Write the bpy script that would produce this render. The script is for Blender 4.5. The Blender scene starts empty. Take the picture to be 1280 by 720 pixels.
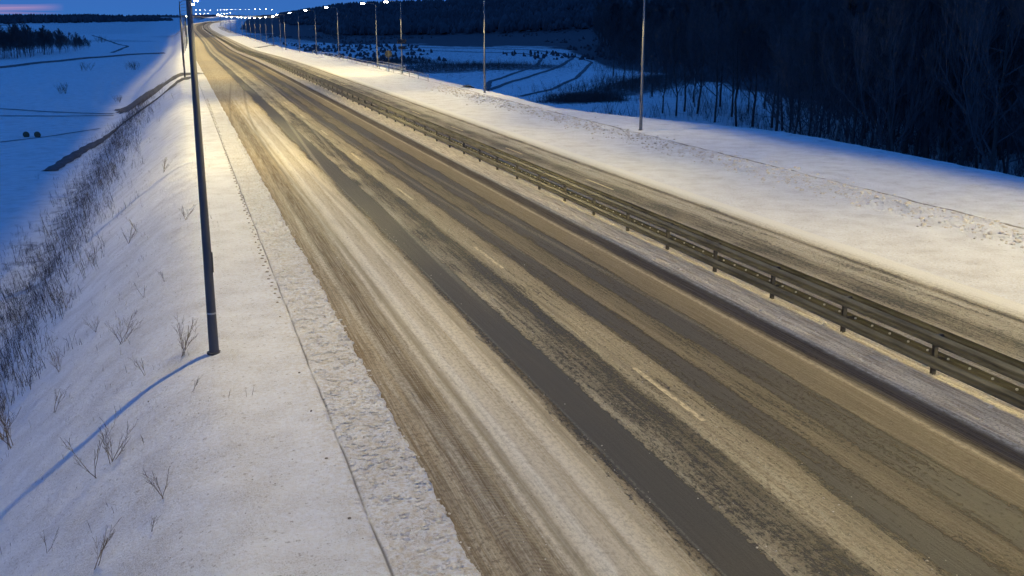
import bpy, bmesh, math, random
import numpy as np
from math import radians as R, sin, cos, pi, hypot, sqrt
random.seed(7); rng = np.random.default_rng(7)
scene = bpy.context.scene
col = scene.collection

# ------------------------------------------------------------------ camera, sky, exposure
CAM = (0.0, 0.0, 9.0); YAW = 17.2; PITCH = 14.29; FPX = 1327.0      # focal length in photo pixels
cd = bpy.data.cameras.new('camera'); cam = bpy.data.objects.new('camera', cd); col.objects.link(cam)
cam.location = CAM; cam.rotation_euler = (R(90 - PITCH), 0, R(-YAW))
cd.sensor_width = 36; cd.lens = FPX / 1280 * 36; cd.clip_start = 0.1; cd.clip_end = 12000
scene.camera = cam
scene.view_settings.view_transform = 'Standard'; scene.view_settings.look = 'None'
scene.view_settings.exposure = 0.0; scene.view_settings.gamma = 1.0
SKY_STRENGTH = 1.0
LAMP_POWER = 4100.0
LAMP_COLOR = (1.0, 0.80, 0.325)

world = bpy.data.worlds.new('World'); scene.world = world; world.use_nodes = True
def build_world():
    nt = world.node_tree; nt.nodes.clear(); N = nt.nodes.new; L = nt.links.new
    out = N('ShaderNodeOutputWorld'); bg = N('ShaderNodeBackground'); bg.inputs[1].default_value = SKY_STRENGTH
    sky = N('ShaderNodeTexSky'); sky.sky_type = 'NISHITA'; sky.sun_disc = False
    sky.sun_elevation = R(-3.0); sky.sun_rotation = R(-40); sky.altitude = 100
    # the photograph's white balance: twilight much bluer than the raw sky
    tc = N('ShaderNodeTexCoord'); sep = N('ShaderNodeSeparateXYZ'); L(tc.outputs['Generated'], sep.inputs[0])
    up = N('ShaderNodeMapRange'); up.inputs['From Min'].default_value = -0.02; up.inputs['From Max'].default_value = 0.9
    L(sep.outputs['Z'], up.inputs['Value'])
    grad = N('ShaderNodeValToRGB'); L(up.outputs[0], grad.inputs[0])
    e = grad.color_ramp.elements
    e[0].position = 0.0; e[0].color = (0.045, 0.18, 0.54, 1); e[1].position = 1; e[1].color = (0.022, 0.135, 0.50, 1)
    x = e.new(0.06); x.color = (0.026, 0.14, 0.50, 1)
    mixs = N('ShaderNodeMix'); mixs.data_type = 'RGBA'; mixs.inputs[0].default_value = 0.04
    L(grad.outputs[0], mixs.inputs[6]); L(sky.outputs[0], mixs.inputs[7])
    # long thin streaks of pink cloud low in the west
    mp = N('ShaderNodeMapping'); mp.inputs['Scale'].default_value = (2.0, 2.0, 120.0); mp.inputs['Location'].default_value = (0.3, 0.0, 1.35)
    L(tc.outputs['Generated'], mp.inputs[0])
    nz = N('ShaderNodeTexNoise'); nz.inputs['Scale'].default_value = 1.6; nz.inputs['Detail'].default_value = 5
    L(mp.outputs[0], nz.inputs['Vector'])
    cr = N('ShaderNodeMapRange'); cr.inputs['From Min'].default_value = 0.47; cr.inputs['From Max'].default_value = 0.62; cr.clamp = True
    L(nz.outputs[0], cr.inputs['Value'])
    wd = N('ShaderNodeVectorMath'); wd.operation = 'DOT_PRODUCT'; wd.inputs[1].default_value = (sin(R(-15)), cos(R(-15)), 0.015)
    L(tc.outputs['Generated'], wd.inputs[0])
    wr = N('ShaderNodeMapRange'); wr.inputs['From Min'].default_value = cos(R(10)); wr.inputs['From Max'].default_value = cos(R(4)); wr.clamp = True
    L(wd.outputs['Value'], wr.inputs['Value'])
    m1 = N('ShaderNodeMath'); m1.operation = 'MULTIPLY'; L(cr.outputs[0], m1.inputs[0]); L(wr.outputs[0], m1.inputs[1])
    mc = N('ShaderNodeMix'); mc.data_type = 'RGBA'; L(m1.outputs[0], mc.inputs[0])
    L(mixs.outputs[2], mc.inputs[6]); mc.inputs[7].default_value = (0.85, 0.42, 0.50, 1)
    L(mc.outputs[2], bg.inputs[0]); L(bg.outputs[0], out.inputs[0])
build_world()

sd = bpy.data.lights.new('sun', 'SUN'); sd.energy = 0.02; sd.angle = R(15); sd.color = (1.0, 0.7, 0.75)
sun = bpy.data.objects.new('sun', sd); col.objects.link(sun); sun.rotation_euler = (R(88), 0, R(40 + 180))

# ------------------------------------------------------------------ helpers
def tag(o, label=None, cat=None, group=None, kind=None):
    if label: o['label'] = label
    if cat: o['category'] = cat
    if group: o['group'] = group
    if kind: o['kind'] = kind
    return o

def empty(name, loc=(0, 0, 0), rz=0):
    o = bpy.data.objects.new(name, None); col.objects.link(o)
    o.empty_display_size = 0.2; o.location = loc; o.rotation_euler = (0, 0, rz)
    return o

def mesh_np(name, V, F, mats=(), parent=None, smooth=False, midx=None):
    me = bpy.data.meshes.new(name)
    me.from_pydata(V if isinstance(V, list) else V.tolist(), [], F if isinstance(F, list) else F.tolist())
    if smooth: me.polygons.foreach_set('use_smooth', [True] * len(me.polygons))
    for m in mats: me.materials.append(m)
    if midx is not None: me.polygons.foreach_set('material_index', midx)
    me.update()
    o = bpy.data.objects.new(name, me); col.objects.link(o)
    if parent: o.parent = parent
    return o

def copy_tree(o, parent=None):
    c = o.copy(); col.objects.link(c)
    if parent: c.parent = parent
    for ch in [k for k in list(o.children)]: copy_tree(ch, c)
    return c

class MB:
    """collects shapes, builds ONE mesh object"""
    def __init__(s): s.V = []; s.F = []
    def box(s, c, d, rz=0, rx=0):
        b = len(s.V)
        for dx in (-.5, .5):
            for dy in (-.5, .5):
                for dz in (-.5, .5):
                    x, y, z = dx * d[0], dy * d[1], dz * d[2]
                    y, z = y * cos(rx) - z * sin(rx), y * sin(rx) + z * cos(rx)
                    x, y = x * cos(rz) - y * sin(rz), x * sin(rz) + y * cos(rz)
                    s.V.append((c[0] + x, c[1] + y, c[2] + z))
        for f in ((0, 1, 3, 2), (4, 6, 7, 5), (0, 4, 5, 1), (2, 3, 7, 6), (0, 2, 6, 4), (1, 5, 7, 3)):
            s.F.append([b + i for i in f])
        return s
    def tube(s, pts, rad, n=8, caps=True):
        rings = []
        for i, p in enumerate(pts):
            a = np.array(pts[max(i - 1, 0)], float); c = np.array(pts[min(i + 1, len(pts) - 1)], float)
            t = c - a; t /= (np.linalg.norm(t) + 1e-9)
            u = np.cross(t, (0, 0, 1.0)) if abs(t[2]) < .95 else np.cross(t, (0, 1.0, 0)); u /= np.linalg.norm(u); w = np.cross(t, u)
            r = rad[i] if hasattr(rad, '__len__') else rad
            b = len(s.V)
            for k in range(n):
                q = np.array(p) + r * (cos(2 * pi * k / n) * u + sin(2 * pi * k / n) * w); s.V.append(tuple(q))
            rings.append(b)
        for a, b in zip(rings, rings[1:]):
            for k in range(n): s.F.append([a + k, a + (k + 1) % n, b + (k + 1) % n, b + k])
        if caps: s.F.append([rings[0] + k for k in range(n)][::-1]); s.F.append([rings[-1] + k for k in range(n)])
        return s
    def profile(s, prof, path):
        """prof: closed list of (lateral, z); path: list of (x, y, z, nx, ny)"""
        m = len(prof); rings = []
        for (x, y, z, nx, ny) in path:
            rings.append(len(s.V))
            for (a, h) in prof: s.V.append((x + nx * a, y + ny * a, z + h))
        for a, b in zip(rings, rings[1:]):
            for k in range(m): s.F.append([a + k, a + (k + 1) % m, b + (k + 1) % m, b + k])
        s.F.append([rings[0] + k for k in range(m)][::-1]); s.F.append([rings[-1] + k for k in range(m)])
        return s
    def build(s, name, mat, parent=None, smooth=False):
        return mesh_np(name, s.V, s.F, [mat], parent, smooth)

# ------------------------------------------------------------------ node helpers
class NT:
    def __init__(s, name):
        s.m = bpy.data.materials.new(name); s.m.use_nodes = True; s.t = s.m.node_tree; s.t.nodes.clear()
        s.out = s.n('ShaderNodeOutputMaterial'); s.b = s.n('ShaderNodeBsdfPrincipled'); s.l(s.b.outputs[0], s.out.inputs[0])
        s.b.inputs['Specular IOR Level'].default_value = 0.3
    def n(s, t): return s.t.nodes.new(t)
    def l(s, a, b): s.t.links.new(a, b)
    def put(s, inp, v):
        if hasattr(v, 'links'): s.l(v, inp)
        else: inp.default_value = v
    def math(s, op, a, b=0.0, c=None, clamp=False):
        k = s.n('ShaderNodeMath'); k.operation = op; k.use_clamp = clamp
        s.put(k.inputs[0], a); s.put(k.inputs[1], b)
        if c is not None: s.put(k.inputs[2], c)
        return k.outputs[0]
    def rng(s, v, a, b, c=0.0, d=1.0, smooth=False):
        k = s.n('ShaderNodeMapRange'); k.clamp = True
        if smooth: k.interpolation_type = 'SMOOTHSTEP'
        s.put(k.inputs[0], v)
        for i, q in zip((1, 2, 3, 4), (a, b, c, d)): s.put(k.inputs[i], q)
        return k.outputs[0]
    def noise(s, vec, scale, detail=4, rough=0.55, dist=0.0):
        k = s.n('ShaderNodeTexNoise'); s.l(vec, k.inputs['Vector']); k.inputs['Scale'].default_value = scale
        k.inputs['Detail'].default_value = detail; k.inputs['Roughness'].default_value = rough; k.inputs['Distortion'].default_value = dist
        return k.outputs[0]
    def voro(s, vec, scale):
        k = s.n('ShaderNodeTexVoronoi'); s.l(vec, k.inputs['Vector']); k.inputs['Scale'].default_value = scale
        return k.outputs['Distance']
    def mapv(s, vec, sc, loc=(0, 0, 0)):
        k = s.n('ShaderNodeMapping'); s.l(vec, k.inputs[0]); k.inputs['Scale'].default_value = sc; k.inputs['Location'].default_value = loc
        return k.outputs[0]
    def mix(s, f, a, b):
        k = s.n('ShaderNodeMix'); k.data_type = 'RGBA'; s.put(k.inputs[0], f)
        s.put(k.inputs[6], a if hasattr(a, 'links') else (*a, 1)); s.put(k.inputs[7], b if hasattr(b, 'links') else (*b, 1))
        return k.outputs[2]
    def ramp(s, f, stops, interp='LINEAR'):
        k = s.n('ShaderNodeValToRGB'); s.l(f, k.inputs[0]); cr = k.color_ramp; cr.interpolation = interp
        while len(cr.elements) > 1: cr.elements.remove(cr.elements[-1])
        first = True
        for p, c in stops:
            c = (c, c, c, 1) if not hasattr(c, '__len__') else (*c, 1)
            if first: e = cr.elements[0]; e.position = p; first = False
            else: e = cr.elements.new(p)
            e.color = c
        return k.outputs[0]
    def bump(s, h, strength=0.5, dist=0.02, normal=None):
        k = s.n('ShaderNodeBump'); s.l(h, k.inputs['Height']); k.inputs['Strength'].default_value = strength; k.inputs['Distance'].default_value = dist
        if normal: s.l(normal, k.inputs['Normal'])
        return k.outputs[0]
    def coords(s, kind='Object'):
        k = s.n('ShaderNodeTexCoord'); return k.outputs[kind]
    def sep(s, v):
        k = s.n('ShaderNodeSeparateXYZ'); s.l(v, k.inputs[0]); return k.outputs
    def attr(s, name):
        k = s.n('ShaderNodeAttribute'); k.attribute_name = name; return k.outputs
    def fin(s, color=None, rough=None, normal=None):
        if color is not None: s.put(s.b.inputs['Base Color'], color if hasattr(color, 'links') else (*color, 1))
        if rough is not None: s.put(s.b.inputs['Roughness'], rough)
        if normal is not None: s.l(normal, s.b.inputs['Normal'])
        return s.m

def simple(name, c0, c1, scale=6, rough=0.6, metal=0.0, bump=0.3, stretch=(1, 1, 1)):
    t = NT(name); v = t.mapv(t.coords(), stretch); n = t.noise(v, scale, 5)
    t.b.inputs['Metallic'].default_value = metal
    return t.fin(t.mix(t.rng(n, .3, .7), c0, c1), rough, t.bump(n, bump, 0.01))

# ------------------------------------------------------------------ road line and terrain
ZR = np.array([(-200, 0), (235, 0), (300, -.7), (390, -2), (550, -2.7), (800, -2.2), (1000, -1), (1400, 1.7), (1700, 3.6), (2000, 4.5), (4000, 5)], float)
XC = np.array([(-200, 0), (260, 0), (330, .9), (390, 2.0), (450, 3.1), (550, 4.7), (700, 5.8), (1000, 7.2), (1200, 11.5), (1400, 21), (1700, 48), (2100, 110), (4000, 500)], float)
def smooth_interp(tab, y, k=25.0):
    y = np.asarray(y, float); acc = 0
    for d in (-1.5, -.75, 0, .75, 1.5): acc = acc + np.interp(y + d * k, tab[:, 0], tab[:, 1])
    return acc / 5
def zr(y): return smooth_interp(ZR, y)
def xc(y): return smooth_interp(XC, y)
def sstep(a, b, x):
    t = np.clip((np.asarray(x, float) - a) / (b - a), 0, 1); return t * t * (3 - 2 * t)
def hnoise(x, y):           # cheap band-limited undulation
    return (np.sin(x * .031 + 1.3 * np.sin(y * .017)) * np.cos(y * .023 + 1.1 * np.sin(x * .019)) +
            .5 * np.sin(x * .083 + y * .047 + 2) * np.cos(y * .071 - x * .029))
def fine(x, y):
    return (np.sin(x * 1.9 + 1.7 * np.sin(y * .61)) * np.cos(y * 1.3 + 1.2 * np.sin(x * .83)) +
            .6 * np.sin(x * 4.3 + y * 1.9 + 1.3 * np.sin(y * 2.3)) * np.cos(y * 3.7 - x * 1.1))
SL = 0.8
def eL(y):
    y = np.asarray(y, float); return 4.17 + .02 * np.sin(y * 1.9 + 2 * np.sin(y * .7)) + .03 * np.sin(y * 5.3 + np.sin(y * 2.1) * 2) + .012 * np.sin(y * 11.3) + .02 * np.sin(y * .37)
PX_A = np.array([-900, 0, 120, 230, 290, 350, 420, 560, 640, 700, 760, 900, 1300, 2500], float)
PX_Z = np.array([2, 3, 6, 10, 10.5, 12.5, 24, 27, 33, 40, 46, 60, 75, 75], float)
def plain(x, y):
    r = np.hypot(x, y)
    ax = np.arctan2(x, np.maximum(y, 1.0)) - R(YAW)
    px = 640 + np.tan(np.clip(ax, -1.4, 1.4)) * 1370
    far = np.interp(px, PX_A, PX_Z)
    r0 = np.interp(px, [230, 420, 760, 1280], [1300, 900, 520, 260]); r1 = np.interp(px, [230, 420, 760, 1280], [2050, 1900, 1500, 900])
    t = np.clip((r - r0) / (r1 - r0), 0, 1); t = t * t * (3 - 2 * t)
    z = -8.0 + .28 * hnoise(x, y) * sstep(30, 200, r) + (far + 8) * t + 1.6 * hnoise(x * .25, y * .25) * t
    return z
def smax(a, b, k):
    h = np.clip(.5 + .5 * (a - b) / k, 0, 1); return b + (a - b) * h + k * h * (1 - h)
def sright(y): return 36.9 + 9.6 * (1 - sstep(72, 108, y)) + .25 * np.sin(np.asarray(y) * .11)
def H(x, y):
    x = np.asarray(x, float); y = np.asarray(y, float)
    s = x - xc(y); z = zr(y)
    dL = np.maximum(SL - s, 0); dR = np.maximum(s - sright(y), 0)
    p = z - .85 * (np.sqrt(dL ** 2 + 1.6 ** 2) - 1.6) - .62 * (np.sqrt(dR ** 2 + 1.4 ** 2) - 1.4)
    # ploughed ridge along the right shoulder and a small one on the left
    wr = sstep(60, 400, y)
    ridge = .22 * np.exp(-((s - 33.6) / 1.1) ** 2) * (.7 + .3 * np.sin(y * .9 + np.sin(y * .23) * 3))
    edge = .055 * (1 - sstep(-.04, .04, s - eL(y))) * sstep(1.5, 2.6, s)
    off = (1 - sstep(2.4, 4.0, s)) + sstep(25.5, 29, s)
    fade = 1 - sstep(120, 300, y)
    p = p + ridge + edge + off * .028 * fine(x, y) * fade + .05 * np.exp(-((s - 33) / 1.5) ** 2) * fine(x * 2.1, y * 1.7) * fade - .05 * np.exp(-((s - 2.79) / .035) ** 2) * fade - .09 * np.exp(-((s - 35.15) / .12) ** 2)
    return smax(p, plain(x, y), 1.2)
def h1(x, y): return float(H(x, y))

th = R(PITCH); yw = R(YAW)
def ray(px, py):
    a = px - 640; v = py - 360
    D = FPX * sin(th) + v * cos(th); F = FPX * cos(th) - v * sin(th)
    X = a * cos(yw) + F * sin(yw); Y = F * cos(yw) - a * sin(yw)
    return X, Y, -D
def pix(px, py, z=None):
    X, Y, Z = ray(px, py)
    if z is not None:
        t = (z - CAM[2]) / Z; return (X * t, Y * t, z)
    t = 4.0 / Y; step = 1.01
    pt = t
    while t * Y < 6000:
        if CAM[2] + Z * t < h1(X * t, Y * t):
            lo, hi = pt, t
            for _ in range(24):
                m = (lo + hi) / 2
                if CAM[2] + Z * m < h1(X * m, Y * m): hi = m
                else: lo = m
            return (X * hi, Y * hi, CAM[2] + Z * hi)
        pt = t; t *= step
    return (X * t, Y * t, h1(X * t, Y * t))
def at_y(px, Y):            # ground point seen in image column px at road distance Y
    X, Yr, _ = ray(px, 150); x = X / Yr * Y; return (x, Y, h1(x, Y))

def seg_dist(x, y, pts):
    d = np.full(np.shape(x), 1e9)
    for (ax, ay), (bx, by) in zip(pts, pts[1:]):
        vx, vy = bx - ax, by - ay; t = np.clip(((x - ax) * vx + (y - ay) * vy) / (vx * vx + vy * vy + 1e-9), 0, 1)
        d = np.minimum(d, np.hypot(x - ax - t * vx, y - ay - t * vy))
    return d

# ------------------------------------------------------------------ materials
def snow_material():
    t = NT('snow'); co = t.coords(); sx = t.sep(co)
    st = t.attr('woods')[2]; br = t.attr('brush')[2]; dirt = t.attr('dirt')[2]
    lat = t.sep(t.attr('lat')[1])[0]
    n1 = t.noise(co, .7, 6, .6); n2 = t.noise(co, 9, 6, .65); n3 = t.noise(co, 38, 4, .7)
    big = t.noise(co, .09, 4, .6)
    base = t.mix(t.rng(n1, .35, .7), (.80, .81, .82), (.70, .70, .70))
    # small grit and stubble showing through
    spk = t.rng(t.math('ADD', n3, t.math('MULTIPLY', t.math('SUBTRACT', n1, .5), .35)), .585, .625)
    gritzone = t.rng(br, 0, 1, .60, .9)
    base = t.mix(t.math('MULTIPLY', spk, gritzone), base, (.26, .22, .17))
    vz = t.n('ShaderNodeTexVoronoi'); t.l(co, vz.inputs['Vector']); vz.inputs['Scale'].default_value = 5.5
    cellr = t.sep(vz.outputs['Color'])[0]
    dots = t.math('MULTIPLY', t.rng(vz.outputs['Distance'], t.math('MULTIPLY', cellr, .26), t.math('ADD', t.math('MULTIPLY', cellr, .26), .03), 1, 0), t.math('GREATER_THAN', t.math('ADD', cellr, t.math('MULTIPLY', n1, .9)), 1.02))
    dots = t.math('MULTIPLY', dots, t.rng(t.noise(co, 30, 3), .45, .52))
    vz2 = t.n('ShaderNodeTexVoronoi'); t.l(co, vz2.inputs['Vector']); vz2.inputs['Scale'].default_value = 14
    c2_ = t.sep(vz2.outputs['Color'])[1]
    dots2 = t.math('MULTIPLY', t.rng(vz2.outputs['Distance'], .14, .24, 1, 0), t.math('GREATER_THAN', t.math('ADD', c2_, t.math('MULTIPLY', n2, .7)), .95))
    base = t.mix(t.math('MULTIPLY', t.math('MAXIMUM', dots, t.math('MULTIPLY', dots2, .8)), .62), base, (.24, .21, .17))
    pit = t.math('MULTIPLY', t.rng(t.math('ABSOLUTE', t.math('SUBTRACT', lat, 3.5)), .45, .75, 1, 0), t.rng(t.noise(t.mapv(co, (1, .8, 1)), 13, 4, .7), .56, .64))
    base = t.mix(t.math('MULTIPLY', pit, .6), base, (.33, .29, .23))
    # sand thrown off the road
    d2 = t.math('MULTIPLY', dirt, t.rng(n2, .42, .62), clamp=True)
    base = t.mix(t.math('MULTIPLY', d2, .72), base, (.50, .40, .23))
    # stubble-covered plain
    sp2 = t.rng(t.math('ADD', t.noise(t.mapv(co, (1, .6, 1)), .9, 7, .75), t.math('MULTIPLY', t.math('SUBTRACT', br, .5), .28)), .50, .60)
    base = t.mix(t.math('MULTIPLY', sp2, t.rng(br, .05, .8)), base, (.085, .08, .085))
    # far wooded slopes
    wn = t.rng(t.math('ADD', t.noise(t.mapv(co, (.5, .18, 1)), .045, 7, .7), t.math('MULTIPLY', t.math('SUBTRACT', st, .5), .4)), .44, .56)
    base = t.mix(t.math('MULTIPLY', wn, t.rng(st, .05, .35)), base, (.055, .05, .06))
    # two scraped lines along the verges
    def line(x0, w, soft):
        wob = t.math('MULTIPLY', t.math('SUBTRACT', t.noise(t.mapv(co, (0, 1, 0)), .35, 4), .5), .12)
        d = t.math('ABSOLUTE', t.math('SUBTRACT', t.math('ADD', lat, wob), x0))
        return t.rng(d, w, w + soft, 1, 0)
    brk = t.rng(t.noise(t.mapv(co, (1, .3, 1)), 1.7, 4), .38, .50, .3, 1)
    base = t.mix(t.math('MULTIPLY', t.math('MULTIPLY', line(2.79, .006, .032), brk), .85), base, (.14, .13, .13))
    base = t.mix(t.math('MULTIPLY', t.math('MULTIPLY', line(35.15, .09, .10), t.rng(t.noise(t.mapv(co, (1, .25, 1)), 1.4, 3), .40, .52, .25, 1)), .9), base, (.12, .10, .07))
    h = t.math('ADD', t.math('MULTIPLY', n2, .6), t.math('MULTIPLY', n3, .35))
    rough_zone = t.math('ADD', t.rng(t.math('ABSOLUTE', t.math('SUBTRACT', lat, 3.5)), .5, .9, 1, 0), t.rng(t.math('ABSOLUTE', t.math('SUBTRACT', lat, 33.5)), .9, 2.2, 1, 0))
    clod = t.math('MULTIPLY', t.math('MULTIPLY', t.rng(t.voro(co, 7), .1, .6, 1, 0), t.rng(t.noise(co, 2.6, 3), .45, .6)), rough_zone)
    h = t.math('ADD', h, t.math('MULTIPLY', clod, 2.0))
    h = t.math('ADD', h, t.math('MULTIPLY', n1, .9))
    t.b.inputs['Specular IOR Level'].default_value = .2
    return t.fin(base, .75, t.bump(h, .95, .08))
M_SNOW = snow_material()

# lateral profiles of the carriageway, metres from the camera post's line -> snow cover 0..1 and colour of that cover
def prof(tab, lo, hi):
    return [((a - lo) / (hi - lo), v) for a, v in tab]
LO, HI = 2.0, 28.0
WHITE = (.72, .66, .52); TAN = (.40, .315, .18); BROWN = (.21, .145, .07); DTAN = (.27, .21, .125); GREYW = (.48, .45, .40); RAIL_SHADE_DIRT = (.05, .038, .03)
NEAR_COV = [(2.0, 1), (4.12, 1), (4.2, .86), (4.55, .86), (4.66, .95), (4.8, .9), (4.9, .80), (5.35, .80), (5.5, .95), (7.6, .95), (7.85, .62), (8.08, .42), (8.13, .06), (9.0, .05),
            (9.12, .62), (9.6, .56), (10.05, .52), (10.2, .44), (10.42, .46), (10.6, .72), (11.6, .70), (11.85, .34), (12.5, .30), (12.65, .70), (13.4, .68), (13.6, .33), (14.5, .32), (14.7, .8), (15.78, .85), (15.9, 1)]
NEAR_COL = [(4.18, BROWN), (4.62, (.42, .34, .22)), (4.76, (.40, .32, .2)), (4.86, (.17, .125, .07)), (5.36, (.19, .14, .075)), (5.48, (.46, .38, .24)),
            (5.62, (.25, .19, .11)), (5.75, WHITE), (5.95, (.40, .33, .21)), (6.1, WHITE), (6.38, (.78, .74, .64)), (6.5, (.55, .47, .34)), (6.6, (.62, .55, .41)), (7.0, (.50, .42, .29)), (7.08, (.76, .70, .57)), (7.4, (.66, .58, .42)), (8.0, TAN), (9.2, (.50, .44, .32)), (10.2, (.28, .25, .18)),
            (10.7, (.42, .36, .245)), (11.5, (.33, .28, .185)), (12.7, (.17, .14, .095)), (13.5, (.14, .118, .082)), (14.6, (.15, .12, .08)), (15.6, (.20, .16, .105)), (15.76, (.50, .44, .32)), (15.84, RAIL_SHADE_DIRT), (16.6, RAIL_SHADE_DIRT), (16.7, GREYW)]  # dark band by the barrier: rail shadow painted into the colour, with some dirt
FAR_COV = [(2.0, 1), (4.2, .95), (6, .8), (8.0, .72), (8.3, .3), (9.0, .3), (9.3, .7), (10.2, .6), (10.6, .75), (11.6, .7), (11.9, .3), (12.6, .3), (12.9, .68), (13.5, .62), (13.8, .3), (14.5, .3), (14.8, .8), (15.8, .85), (15.9, 1)]
RIGHT_COV = [(18.6, 1), (19.3, .95), (19.6, .85), (20.1, .55), (21.0, .74), (21.6, .52), (22.3, .50), (23.0, .72), (23.5, .6), (23.9, .72), (24.1, .5), (24.4, .7), (24.8, 1), (28, 1)]
RIGHT_COL = [(18.6, GREYW), (19.4, (.40, .34, .24)), (20.2, (.32, .285, .225)), (21.0, (.40, .36, .29)), (22.0, (.33, .30, .25)), (23.0, (.46, .42, .34)), (23.8, (.56, .52, .44)), (24.1, (.32, .285, .22)), (24.5, (.66, .62, .52)), (25.0, (.76, .75, .70)), (28, (.78, .78, .77))]
def road_material():
    t = NT('slushy_asphalt'); uv = t.attr('lat')[1]; c = t.sep(uv); s = c[0]; y = c[1]
    wob = t.math('MULTIPLY', t.math('SUBTRACT', t.noise(t.mapv(uv, (.35, .05, 1)), 1.0, 3), .5), .22)
    wob2 = t.math('MULTIPLY', t.math('SUBTRACT', t.noise(uv, 3.2, 5, .7), .5), .26)
    tight = t.rng(s, 4.4, 5.2, .25, 1)
    sw = t.math('ADD', s, t.math('MULTIPLY', t.math('ADD', wob, wob2), tight))
    f = t.rng(sw, LO, HI)
    left = [x for x in NEAR_COV]
    covn = t.ramp(f, prof(NEAR_COV, LO, HI)); covf = t.ramp(f, prof(FAR_COV, LO, HI)); covr = t.ramp(f, prof(RIGHT_COV, LO, HI))
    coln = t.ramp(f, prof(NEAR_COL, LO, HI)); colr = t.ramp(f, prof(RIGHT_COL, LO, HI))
    farm = t.rng(t.math('ADD', y, t.math('MULTIPLY', t.noise(uv, .3, 2), 20)), 100, 150)
    isr = t.math('GREATER_THAN', s, 18.0)
    cov = t.mix(isr, t.mix(farm, covn, covf), covr)
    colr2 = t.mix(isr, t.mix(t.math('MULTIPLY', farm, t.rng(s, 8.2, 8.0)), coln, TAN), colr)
    streak = t.noise(t.mapv(uv, (1, .035, 1)), 7.0, 6, .7)
    streak2 = t.noise(t.mapv(uv, (1, .012, 1)), 22.0, 4, .7)
    clump = t.noise(t.mapv(uv, (1, .55, 1)), 11.0, 6, .75)
    grain = t.noise(t.mapv(uv, (1, .6, 1)), 34.0, 4, .7)
    patch = t.noise(t.mapv(uv, (1, .25, 1)), .8, 4)
    k = t.math('ADD', t.math('MULTIPLY', streak, .42), t.math('MULTIPLY', clump, .64))
    k = t.math('ADD', k, t.math('MULTIPLY', patch, .30)); k = t.math('ADD', k, t.math('MULTIPLY', grain, .26))      # mean about .66
    m = t.rng(t.math('ADD', t.math('SUBTRACT', k, .81), t.math('MULTIPLY', t.math('SUBTRACT', cov, .5), .50)), -.04, .06)
    asph = t.mix(t.rng(grain, .3, .7), (.058, .055, .048), (.092, .086, .074))
    asph = t.mix(t.math('MULTIPLY', t.math('MULTIPLY', t.rng(s, 11.0, 12.2), t.rng(s, 18, 17.5)), t.rng(patch, .2, .6, .45, .9)), asph, (.078, .071, .060))
    asph = t.mix(t.math('MULTIPLY', t.rng(patch, .4, .7), .35), asph, (.10, .085, .06))
    vergefade = t.math('MULTIPLY', t.rng(s, 24.3, 25.2, 1, 0), t.math('ADD', t.math('MULTIPLY', t.math('MULTIPLY', t.rng(s, 5.4, 5.8), t.rng(s, 8.0, 7.4)), -.45), 1.0))
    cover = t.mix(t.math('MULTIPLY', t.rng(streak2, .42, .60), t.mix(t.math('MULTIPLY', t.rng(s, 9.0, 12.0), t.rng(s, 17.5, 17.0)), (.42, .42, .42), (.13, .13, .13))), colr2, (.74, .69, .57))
    cover = t.mix(t.math('MULTIPLY', t.rng(clump, .48, .58), t.math('MULTIPLY', t.mix(t.rng(patch, .35, .65), (.35, .35, .35), (.68, .68, .68)), vergefade)), cover, (.14, .11, .07))
    cover = t.mix(t.math('MULTIPLY', t.rng(grain, .52, .64), t.math('MULTIPLY', vergefade, .4)), cover, (.12, .10, .07))
    cover = t.mix(t.math('MULTIPLY', t.rng(streak, .5, .66), t.math('MULTIPLY', vergefade, .6)), cover, (.17, .14, .09))
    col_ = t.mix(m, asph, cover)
    # single wheel tracks that wander across the slush
    def wander(s0, amp, per, ph, sep_, y0, y1, dark):
        c_ = t.math('ADD', t.math('MULTIPLY', t.math('SINE', t.math('ADD', t.math('DIVIDE', y, per), ph)), amp), s0)
        d_ = t.math('ABSOLUTE', t.math('SUBTRACT', t.math('ABSOLUTE', t.math('SUBTRACT', t.math('ADD', s, t.math('MULTIPLY', wob2, .3)), c_)), sep_))
        k_ = t.math('MULTIPLY', t.rng(d_, .07, .15, 1, 0), t.math('MULTIPLY', t.rng(y, y0, y0 + 12), t.rng(y, y1, y1 - 12)))
        return t.math('MULTIPLY', t.math('MULTIPLY', k_, t.rng(clump, .40, .56, 1, .35)), dark)
    for args, cc in (((6.3, .5, 23, .4, .82, 8, 70, .5), (.20, .155, .09)), ((7.0, 2.2, 41, 2.9, .85, 50, 165, .6), (.13, .105, .07)), ((10.8, .9, 30, 1.0, .85, 12, 140, .35), (.10, .085, .06)),
                     ((9.6, 1.6, 47, 4.4, .8, 30, 200, .4), (.55, .50, .38)), ((13.4, .7, 36, 2.0, .85, 8, 160, .3), (.36, .31, .22)), ((5.9, .35, 17, 2.2, .8, 8, 60, .45), (.74, .68, .55))):
        col_ = t.mix(wander(*args), col_, cc)
    # narrow white edge lines worn through
    el = t.math('MULTIPLY', t.rng(t.math('ABSOLUTE', t.math('SUBTRACT', s, 8.10)), .02, .035, 1, 0), t.rng(clump, .44, .5))
    col_ = t.mix(t.math('MULTIPLY', el, .15), col_, (.50, .48, .40))
    # ribbed tyre prints pressed in the brown slush
    rib = t.math('SINE', t.math('ADD', t.math('MULTIPLY', y, 46.0), t.math('MULTIPLY', t.math('ABSOLUTE', t.math('SUBTRACT', s, 5.1)), 26)))
    zone = t.math('MULTIPLY', t.rng(s, 4.8, 4.88), t.rng(s, 5.62, 5.5)); zone = t.math('MULTIPLY', zone, t.rng(y, 70, 100, 1, 0))
    zone = t.math('MULTIPLY', zone, t.rng(t.noise(uv, 1.1, 3), .38, .55))
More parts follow.
